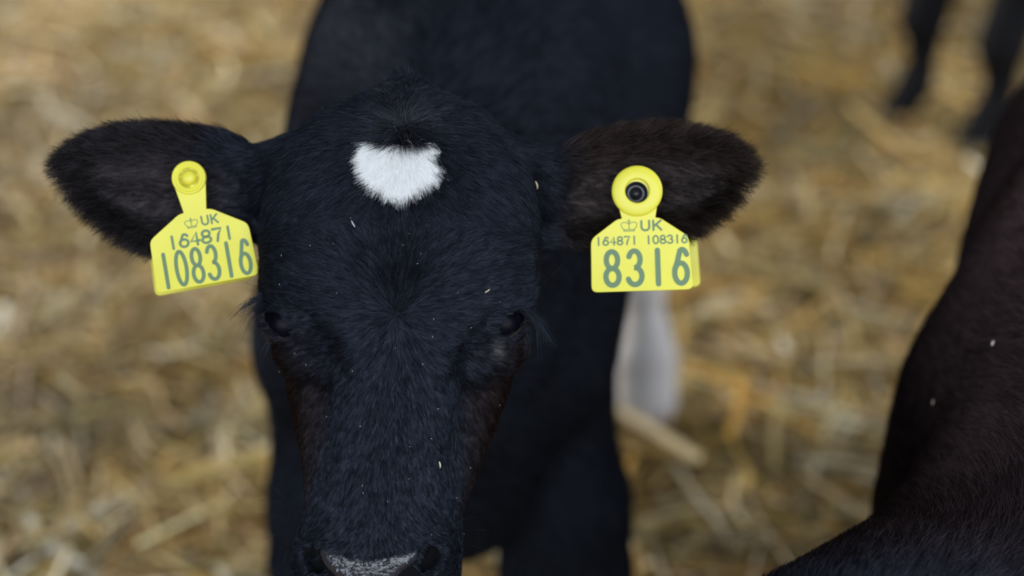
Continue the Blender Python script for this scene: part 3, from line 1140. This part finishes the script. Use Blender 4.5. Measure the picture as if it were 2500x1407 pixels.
class Tag:
    """an ear tag; local units are photo pixels at the tag's distance, origin at the stud, y down"""

    def __init__(self, u, v, depth, roll, yaw, pitch, label, loc_name='ear_tag'):
        self.o = wpt(u, v, depth)
        self.s = depth / FPX
        R = Matrix.Rotation(roll, 3, Vector(-FW)) @ Matrix.Rotation(yaw, 3, Vector(EY)) @ Matrix.Rotation(pitch, 3, Vector(EX))
        self.x = np.array(R @ Vector(EX))
        self.y = -np.array(R @ Vector(EY))
        self.z = np.array(R @ Vector(-FW))
        self.root = empty('ear_tag', self.o)
        tag(self.root, label, 'ear tag')

    def world(self, p, z=0.0):
        p = np.asarray(p, float)
        # the panel bellies slightly
        return self.o + self.s * (p[..., 0:1] * self.x + p[..., 1:2] * self.y + (z + self.bow(p))[..., None] * self.z)

    def bow(self, p):
        return -6.0 * (p[..., 0] / 125) ** 2 * np.clip((p[..., 1] - 60) / 120, 0, 1) + 14 * np.clip((p[..., 1] - 60) / 200, 0, 1) ** 2

    def plate(self, name, outline, th, mat, z0=0.0, parent=None, hole=None):
        """extruded plate with a rounded edge; filled with a fine grid so it can belly"""
        out = np.array(outline, float)
        bm = bmesh.new()
        vs = [bm.verts.new((p[0], p[1], 0)) for p in out]
        edges = [bm.edges.new((vs[i], vs[(i + 1) % len(vs)])) for i in range(len(vs))]
        if hole is not None:
            hs = [bm.verts.new((hole[0] + hole[2] * math.cos(a), hole[1] + hole[2] * math.sin(a), 0)) for a in np.linspace(0, 2 * math.pi, 48, endpoint=False)]
            edges += [bm.edges.new((hs[i], hs[(i + 1) % len(hs)])) for i in range(len(hs))]
        bmesh.ops.triangle_fill(bm, use_beauty=True, edges=edges)
        # slice for bellying
        for k in range(-5, 6):
            bmesh.ops.bisect_plane(bm, geom=bm.verts[:] + bm.edges[:] + bm.faces[:], plane_co=(k * 24.0, 0, 0), plane_no=(1, 0, 0))
        for k in range(3, 12):
            bmesh.ops.bisect_plane(bm, geom=bm.verts[:] + bm.edges[:] + bm.faces[:], plane_co=(0, k * 22.0, 0), plane_no=(0, 1, 0))
        r = bmesh.ops.extrude_face_region(bm, geom=bm.faces[:])
        top = [g for g in r['geom'] if isinstance(g, bmesh.types.BMVert)]
        for x in top: x.co.z += th
        bmesh.ops.recalc_face_normals(bm, faces=bm.faces[:])
        sharp = [e for e in bm.edges if len(e.link_faces) == 2 and e.calc_face_angle(0) > 1.0]
        bmesh.ops.bevel(bm, geom=sharp, offset=min(1.6, th * 0.3), segments=2, affect='EDGES', profile=0.5)
        for x in bm.verts:
            p = np.array((x.co.x, x.co.y))
            x.co = Vector(self.world(p, np.float64(z0 + x.co.z)))
        bmesh.ops.recalc_face_normals(bm, faces=bm.faces[:])
        me = bpy.data.meshes.new(name)
        bm.to_mesh(me)
        bm.free()
        return link(name, me, parent or self.root, mat)

    def lathe(self, name, prof, mat, centre=(0, 0), z0=0.0, seg=56, parent=None):
        """turned piece about the stud axis: (radius, height) pairs"""
        V, Fq = [], []
        for (r, z) in prof:
            for j in range(seg):
                a = 2 * math.pi * j / seg
                V.append(self.o + self.s * ((centre[0] + r * math.cos(a)) * self.x + (centre[1] + r * math.sin(a)) * self.y + (z0 + z) * self.z))
        for i in range(len(prof) - 1):
            for j in range(seg):
                Fq.append((i * seg + j, i * seg + (j + 1) % seg, (i + 1) * seg + (j + 1) % seg, (i + 1) * seg + j))
        return link(name, mesh_from(name, V, Fq), parent or self.root, mat)

    def text(self, name, s, cx, cy, width, height, wd, z, gw=None, parent=None):
        """a line of stroke lettering centred on cx, cy"""
        n = len(s)
        adv = width / n
        gw = gw or adv * 0.62
        V, Fq = [], []
        for i, ch in enumerate(s):
            if ch == ' ': continue
            x0 = cx - width / 2 + adv * (i + 0.5) - gw / 2
            for st in GLYPH[ch]:
                stroke(V, Fq, [(x0 + p[0] * gw, cy - height / 2 + p[1] * height) for p in st], wd)
        self.flat(name, V, Fq, z, parent)

    def flat(self, name, V, Fq, z, parent=None):
        V = np.array(V)
        W = self.world(V, np.full(len(V), float(z)))
        link(name, mesh_from(name, W, Fq, smooth=False), parent or self.root, M_INK)

    def crown(self, cx, cy, w_, h, wd, z, parent=None):
        V, Fq = [], []
        f = lambda pts: [(cx + x * w_ / 2, cy + y * h / 2) for x, y in pts]
        stroke(V, Fq, f([(-.62, 1), (.62, 1)]), wd)
        stroke(V, Fq, f([(-.66, .74), (.66, .74)]), wd)
        stroke(V, Fq, f([(-.62, 1), (-.66, .74)]), wd)
        stroke(V, Fq, f([(.62, 1), (.66, .74)]), wd)
        stroke(V, Fq, f([(-.64, .74), (-.95, .1), (-.96, -.3), (-.74, -.52), (-.42, -.52), (-.12, -.36), (0, -.2)]), wd)
        stroke(V, Fq, f([(.64, .74), (.95, .1), (.96, -.3), (.74, -.52), (.42, -.52), (.12, -.36), (0, -.2)]), wd)
        stroke(V, Fq, f([(0, .74), (0, -1)]), wd)
        stroke(V, Fq, f([(-.16, -.72), (.16, -.72)]), wd)
        self.flat('crown_emblem', V, Fq, z, parent)


def rounded(poly, r, n=5):
    """round the corners of a polygon"""
    out = []
    P_ = np.array(poly, float)
    m = len(P_)
    for i in range(m):
        a, b_, c = P_[i - 1], P_[i], P_[(i + 1) % m]
        rr = r[i] if hasattr(r, '__len__') else r
        d1, d2 = a - b_, c - b_
        l1, l2 = np.linalg.norm(d1), np.linalg.norm(d2)
        k = min(rr, l1 * 0.45, l2 * 0.45)
        p, q = b_ + d1 / l1 * k, b_ + d2 / l2 * k
        for t in np.linspace(0, 1, n):
            out.append((1 - t) ** 2 * p + 2 * t * (1 - t) * b_ + t * t * q)
    return out


def tag_outline(rd, neck, ys, sh, hw, bot):
    a = math.degrees(math.asin(neck / rd)) if neck < rd else 88
    head = arc(0, 0, rd, rd, 90 + a, 450 - a, 40)
    body_ = rounded([(neck, ys), (hw - 3, sh), (hw + 2, bot), (-hw - 2, bot), (-hw + 3, sh), (-neck, ys)], [10, 14, 16, 16, 14, 10])
    return head + [tuple(p) for p in body_]


# tag in the ear on the left of the picture
TD = 0.913
tl = Tag(462, 435, TD, math.radians(10.5), math.radians(4), 0.0, 'yellow ear tag printed 164871 over 108316 with a domed stud, tilted, in the ear')
pl = tl.plate('tag_panel', tag_outline(42, 38, 82, 134, 124, 264), 6, M_YEL)
tl.text('animal_number', '108316', 2, 214, 231, 82, 9.2, 6.5, 24, pl)
tl.text('herd_number', '164871', 2, 149, 164, 30, 6.2, 6.5, 21, pl)
tl.text('country_code', 'UK', 31, 109, 46, 21, 4.6, 6.5, 15, pl)
tl.crown(-14, 109, 32, 24, 1.8, 6.5, pl)
tl.lathe('stud', [(0.2, 6), (41, 6), (41, 10), (38, 11.5), (33, 11.5), (32, 8.5), (30, 8.5), (29, 11), (25, 11), (24, -2), (18, -3), (17.5, 10), (15, 14), (9, 16.5), (0.2, 17)], M_YEL)
tl.plate('back_panel', [(p[0] - 31, p[1] + 2) for p in tag_outline(42, 38, 82, 134, 124, 262)], 5, M_YEL, -150)
tl.lathe('pin', [(10, -150), (10, 4)], M_YEL)

# tag in the ear on the right of the picture
tr = Tag(1555, 467, TD, math.radians(1.8), math.radians(-3), 0.0, 'yellow ear tag printed large 8316 with an open black centred stud')
pr = tr.plate('tag_panel', [(p[0] + 5 * np.clip(p[1] / 200, 0, 1), p[1]) for p in tag_outline(54, 51, 66, 114, 122, 244)], 6, M_YEL, hole=(-2, 5, 26.5))
tr.text('animal_number', '8316', 17, 187, 222, 82, 13, 6.5, 32, pr)
tr.text('herd_number', '164871 108316', 7, 120, 226, 19, 4.0, 6.5, 12.5, pr)
tr.text('country_code', 'UK', 32, 85, 58, 23, 5.2, 6.5, 19, pr)
tr.crown(-22, 83, 40, 28, 1.9, 6.5, pr)
tr.lathe('stud', [(29, 1), (29, 15), (30, 17.0), (33, 18), (55, 14), (60.5, 12), (62, 9), (62, 3), (60, 1)], M_YEL)
tr.lathe('stud_centre', [(28, 6), (27.5, 12), (26.8, 12.5), (26, 12), (25.5, -20), (12, -21), (11.5, -8), (8, -3), (0.2, -2)], M_BLK, (-2, 5))
o_ = tr.plate('back_panel', [(p[0] + 35, p[1] - 2) for p in tag_outline(54, 51, 66, 114, 122, 240)], 5, M_YEL, -150)
tr.lathe('pin', [(10, -150), (10, -18)], M_BLK)


# ------------------------------------------------------------------ bits of straw caught in coats
def straw_bit(u, v, length, width, ang, label, bvh, lift=0.006, col=(0.52, 0.42, 0.26)):
    d = wpt(u, v, 1.0) - CAM
    d /= np.linalg.norm(d)
    loc, nor, i, dist = bvh.ray_cast(Vector(CAM), Vector(d), 3)
    if loc is None: return
    n = np.array(nor)
    if n @ d > 0: n = -n
    a = math.cos(ang) * EX - math.sin(ang) * EY
    a = a - n * (a @ n)
    a /= np.linalg.norm(a)
    c = np.array(loc) + n * lift
    pts = [c + a * length * (t - 0.5) + n * 0.12 * length * math.sin(math.pi * t) for t in np.linspace(0, 1, 7)]
    tv, tf = tube_mesh(pts, width / 2 * np.array((0.5, 0.9, 1, 1, 1, 0.85, 0.4)), 8)
    o = link('straw_fragment', mesh_from('straw_fragment', tv, tf), None, plain('straw_fragment_stalk', col, 0.7, noise=0.2, scale=300))
    tag(o, label, 'straw', 'straw fragments caught in the coats')


straw_bit(1284, 453, 0.0055, 0.0011, math.radians(50), 'tiny straw fragment in black fur beside the root of the ear with the 8316 tag', bvh_calf, 0.008)
straw_bit(1185, 706, 0.0038, 0.0012, math.radians(-30), 'dry straw crumb on the black brow above the open eye', bvh_calf, 0.004, (0.40, 0.32, 0.22))
straw_bit(1066, 1134, 0.0042, 0.0011, math.radians(75), 'pale straw fragment low on the side of the black muzzle', bvh_calf, 0.003, (0.55, 0.47, 0.30))
straw_bit(868, 548, 0.0046, 0.0008, math.radians(60), 'fine pale straw fragment on the forehead just below the white star', bvh_calf, 0.006, (0.5, 0.5, 0.5))


# ------------------------------------------------------------------ the other calves
def other_calf(name, base, T, neck, head, vox, label, foot_fore, foot_hind, fur=0.0, colour=(0.014, 0.011, 0.011), fat=1.0, droop=True):
    """a whole standing calf; T maps local (across, back from the chest, up) to the world"""
    pts = lambda rows: [T(*r) for r in rows]
    trunk = pts([(0, 0.02, 0.54), (0, 0.10, 0.565), (0, 0.22, 0.58), (0, 0.36, 0.585), (0, 0.50, 0.585), (0, 0.64, 0.605), (0, 0.76, 0.63)])
    allp = np.array(trunk + [np.array(p) for p in neck] + [np.array(p) for p in head] + [np.array((f[0], f[1], 0)) for f in foot_fore + foot_hind])
    fl = Field(allp.min(0) - 0.26, np.maximum(allp.max(0) + 0.26, 0), vox)
    fl.lo[2] = -0.01
    side = np.array(T(1, 0, 0)) - np.array(T(0, 0, 0))
    fl.limb(trunk, np.array((0.09, 0.135, 0.155, 0.175, 0.185, 0.155, 0.10)) * fat, (0.13, 0.17, 0.195, 0.20, 0.20, 0.175, 0.125), side, 0.05, inner=0.05)
    fl.limb(pts([(0, 0.14, 0.72), (0, 0.32, 0.745), (0, 0.58, 0.755), (0, 0.75, 0.735)]), (0.05, 0.055, 0.055, 0.05), None, side, 0.06)
    fl.limb(neck, np.linspace(0.105, 0.085, len(neck)), np.linspace(0.115, 0.090, len(neck)), side, 0.06)
    hr = np.interp(np.linspace(0, 1, len(head)), (0, 0.35, 1), (0.080, 0.082, 0.050))
    hdir = np.array(head[-1]) - np.array(head[0])
    hside = np.cross(hdir, (0, 0, 1))
    hside /= np.linalg.norm(hside)
    fl.limb(head, hr, hr * 1.05, hside, 0.04)
    for sg in (-1, 1):                                   # ears and brow
        c = np.array(head[0]) + hdir * 0.12
        if not droop:
            fl.limb([c + hside * sg * 0.06 + np.array((0, 0, 0.03)), c + hside * sg * 0.12 + np.array((0, 0, 0.03)), c + hside * sg * 0.20 - np.array((0, 0, 0.01))],
                    (0.024, 0.050, 0.016), (0.022, 0.016, 0.012), (0, 0, 1), 0.02)
            fl.ball(np.array(head[1]) + hside * sg * 0.062 + np.array((0, 0, 0.02)), 0.024, 0.02)
            continue
        fl.limb([c + hside * sg * 0.06 + np.array((0, 0, 0.04)), c + hside * sg * 0.11 - np.array((0, 0, 0.03)), c + hside * sg * 0.13 - np.array((0, 0, 0.10))],
                (0.022, 0.05, 0.018), (0.022, 0.016, 0.012), (0, 0, 1), 0.02)
    for sg, ft in zip((-1, 1), foot_fore):
        f3 = np.array((ft[0], ft[1], 0.0))
        up = lambda z, b_=0.0: f3 + np.array((0, 0, z)) + (np.array(T(0, b_, 0)) - np.array(T(0, 0, 0)))
        fl.limb([T(sg * 0.075, 0.20, 0.72), T(sg * 0.115, 0.13, 0.56), T(sg * 0.118, 0.10, 0.47)], (0.045, 0.066, 0.064), (0.06, 0.075, 0.07), side, 0.05)
        fl.limb([T(sg * 0.115, 0.10, 0.49), T(sg * 0.118, 0.15, 0.40), up(0.30, 0.02), up(0.24)], (0.06, 0.058, 0.045, 0.041), (0.075, 0.068, 0.047, 0.043), side, 0.04)
        fl.limb([up(0.26), up(0.225), up(0.17, 0.012), up(0.115, 0.012), up(0.085), up(0.045, -0.03), up(0.03, -0.035)],
                (0.040, 0.041, 0.027, 0.026, 0.033, 0.030, 0.033), (0.043, 0.043, 0.029, 0.028, 0.034, 0.031, 0.035), side, 0.02)
    for sg, ft in zip((-1, 1), foot_hind):
        f3 = np.array((ft[0], ft[1], 0.0))
        up = lambda z, b_=0.0: f3 + np.array((0, 0, z)) + (np.array(T(0, b_, 0)) - np.array(T(0, 0, 0)))
        fl.limb([T(sg * 0.07, 0.72, 0.66), T(sg * 0.105, 0.66, 0.53), T(sg * 0.115, 0.61, 0.43), up(0.335, 0.06), up(0.27, 0.10)],
                (0.07, 0.085, 0.070, 0.045, 0.032), (0.10, 0.12, 0.085, 0.055, 0.045), side, 0.05)
        fl.limb([up(0.285, 0.10), up(0.20, 0.055), up(0.12, 0.03), up(0.09, 0.018), up(0.05, -0.005), up(0.03, -0.012)],
                (0.030, 0.026, 0.028, 0.036, 0.034, 0.036), (0.040, 0.031, 0.030, 0.036, 0.034, 0.038), side, 0.02)
    fl.limb([T(0, 0.82, 0.73), T(0, 0.89, 0.66), T(0, 0.895, 0.45), T(0, 0.88, 0.33)], (0.022, 0.019, 0.014, 0.028), None, side, 0.02)
    v, q = fl.mesh()
    v = smooth_mesh(v, q, 2)
    n, ar = normals_of(v, q)
    if (n * (v - v.mean(0))).sum() < 0:
        q = q[:, ::-1].copy()
        n, ar = normals_of(v, q)
    root = empty(name, base)
    tag(root, label, 'calf')
    c = np.tile(np.array(colour) * (0.25 if fur > 0 else 1.0), (len(v), 1))
    link('body', mesh_from('body', v, q, c), root, M_SKIN)
    fwd = np.array(T(0, 1, 0)) - np.array(T(0, 0, 0))
    if fur > 0:
        qc_ = v[q].mean(1)
        dn = np.full(len(q), fur)
        uu, vv, dd = img(qc_)
        near = (dd > 0.2) & (uu > 1700) & (uu < 2700) & (vv < 1600) & (vv > -100)
        dn = np.where(near, fur, fur * 0.25)
        P, N = scatter(v, q, n, ar, dn)
        Tn = fwd * 0.8 + np.array((0, 0, -0.45)) + vnoise(P, 22.0, 31) * 0.30 + vnoise(P, 420.0, 32) * 0.14 + RNG.normal(size=P.shape) * 0.14
        var = (0.6 + 0.9 * RNG.random(len(P)))[:, None]
        strands('fur', P, N, Tn, 0.013 + 0.008 * RNG.random(len(P)), 0.30 * (0.5 + RNG.random(len(P))), M_FUR, root, (np.array(colour) + sstep(0.68, 0.60, P[:, 1])[:, None] * (BLACK - np.array(colour))) * var, rad=0.00016, npt=4, curl=0.12, lock=0.45, cell=0.004)  # neck end coloured bluer, painting in skylight on its upward-facing side
    ang = math.atan2(fwd[1], fwd[0]) + math.pi / 2
    for ft, off in [(f, -0.04) for f in foot_fore] + [(f, -0.02) for f in foot_hind]:
        p = np.array((ft[0], ft[1], 0)) + fwd * off
        hoof(root, p[0], p[1], ang, M_HOOF_D)
    return BVHTree.FromPolygons([tuple(x) for x in v], [tuple(int(i) for i in x) for x in q])


def frame(o, back):
    o = np.array(o, float)
    b_ = np.array((back[0], back[1], 0.0))
    b_ /= np.linalg.norm(b_)
    s = np.array((b_[1], -b_[0], 0.0))
    return lambda a, b, z: o + s * a + b_ * b + np.array((0, 0, z))


# the calf at the right edge, nearest the lens
TB = frame((0.422, 0.74, -0.01), (0.41, 0.82))
bvh_b = other_calf('calf', (0.5, 1.0, 0), TB,
                   [(0.47, 0.86, 0.58), (0.32, 0.70, 0.515), (0.20, 0.605, 0.540)],
                   [(0.17, 0.575, 0.49), (0.07, 0.53, 0.42), (0.0, 0.50, 0.34), (-0.03, 0.49, 0.29)],
                   0.004, 'brownish black calf cut off by the right edge, seen from above along its flank',
                   [(TB(-0.12, 0.10, 0)[0], TB(-0.12, 0.10, 0)[1]), (TB(0.12, 0.08, 0)[0], TB(0.12, 0.08, 0)[1])],
                   [(TB(-0.11, 0.62, 0)[0], TB(-0.11, 0.62, 0)[1]), (TB(0.11, 0.66, 0)[0], TB(0.11, 0.66, 0)[1])],
                   fur=7e5, colour=(0.032, 0.023, 0.026))
straw_bit(2441, 849, 0.0036, 0.0014, math.radians(80), 'pale straw fragment highest on the brownish flank at the right edge', bvh_b, 0.006, (0.55, 0.50, 0.44))
straw_bit(2297, 990, 0.0036, 0.0012, math.radians(35), 'small straw fragment low on the brownish flank at the right edge', bvh_b, 0.006, (0.34, 0.27, 0.21))

# the calf standing behind, only its lower legs in the picture
TDc = frame((0.792, 2.587, 0.0), (0.83, 0.55))
fa, fb = (0.820, 2.72), (0.930, 2.565)
other_calf('calf', (1.15, 2.9, 0), TDc,
           [(0.96, 2.60, 0.62), (0.78, 2.46, 0.74), (0.68, 2.38, 0.84)],
           [(0.66, 2.36, 0.86), (0.56, 2.29, 0.80), (0.48, 2.23, 0.74), (0.44, 2.20, 0.70)],
           0.006, 'black calf farthest off, only its two dark lower legs standing in the straw',
           [fa, fb],
           [(TDc(-0.11, 0.62, 0)[0], TDc(-0.11, 0.62, 0)[1]), (TDc(0.11, 0.66, 0)[0], TDc(0.11, 0.66, 0)[1])],
           fur=0.0, colour=(0.010, 0.010, 0.012), droop=False)
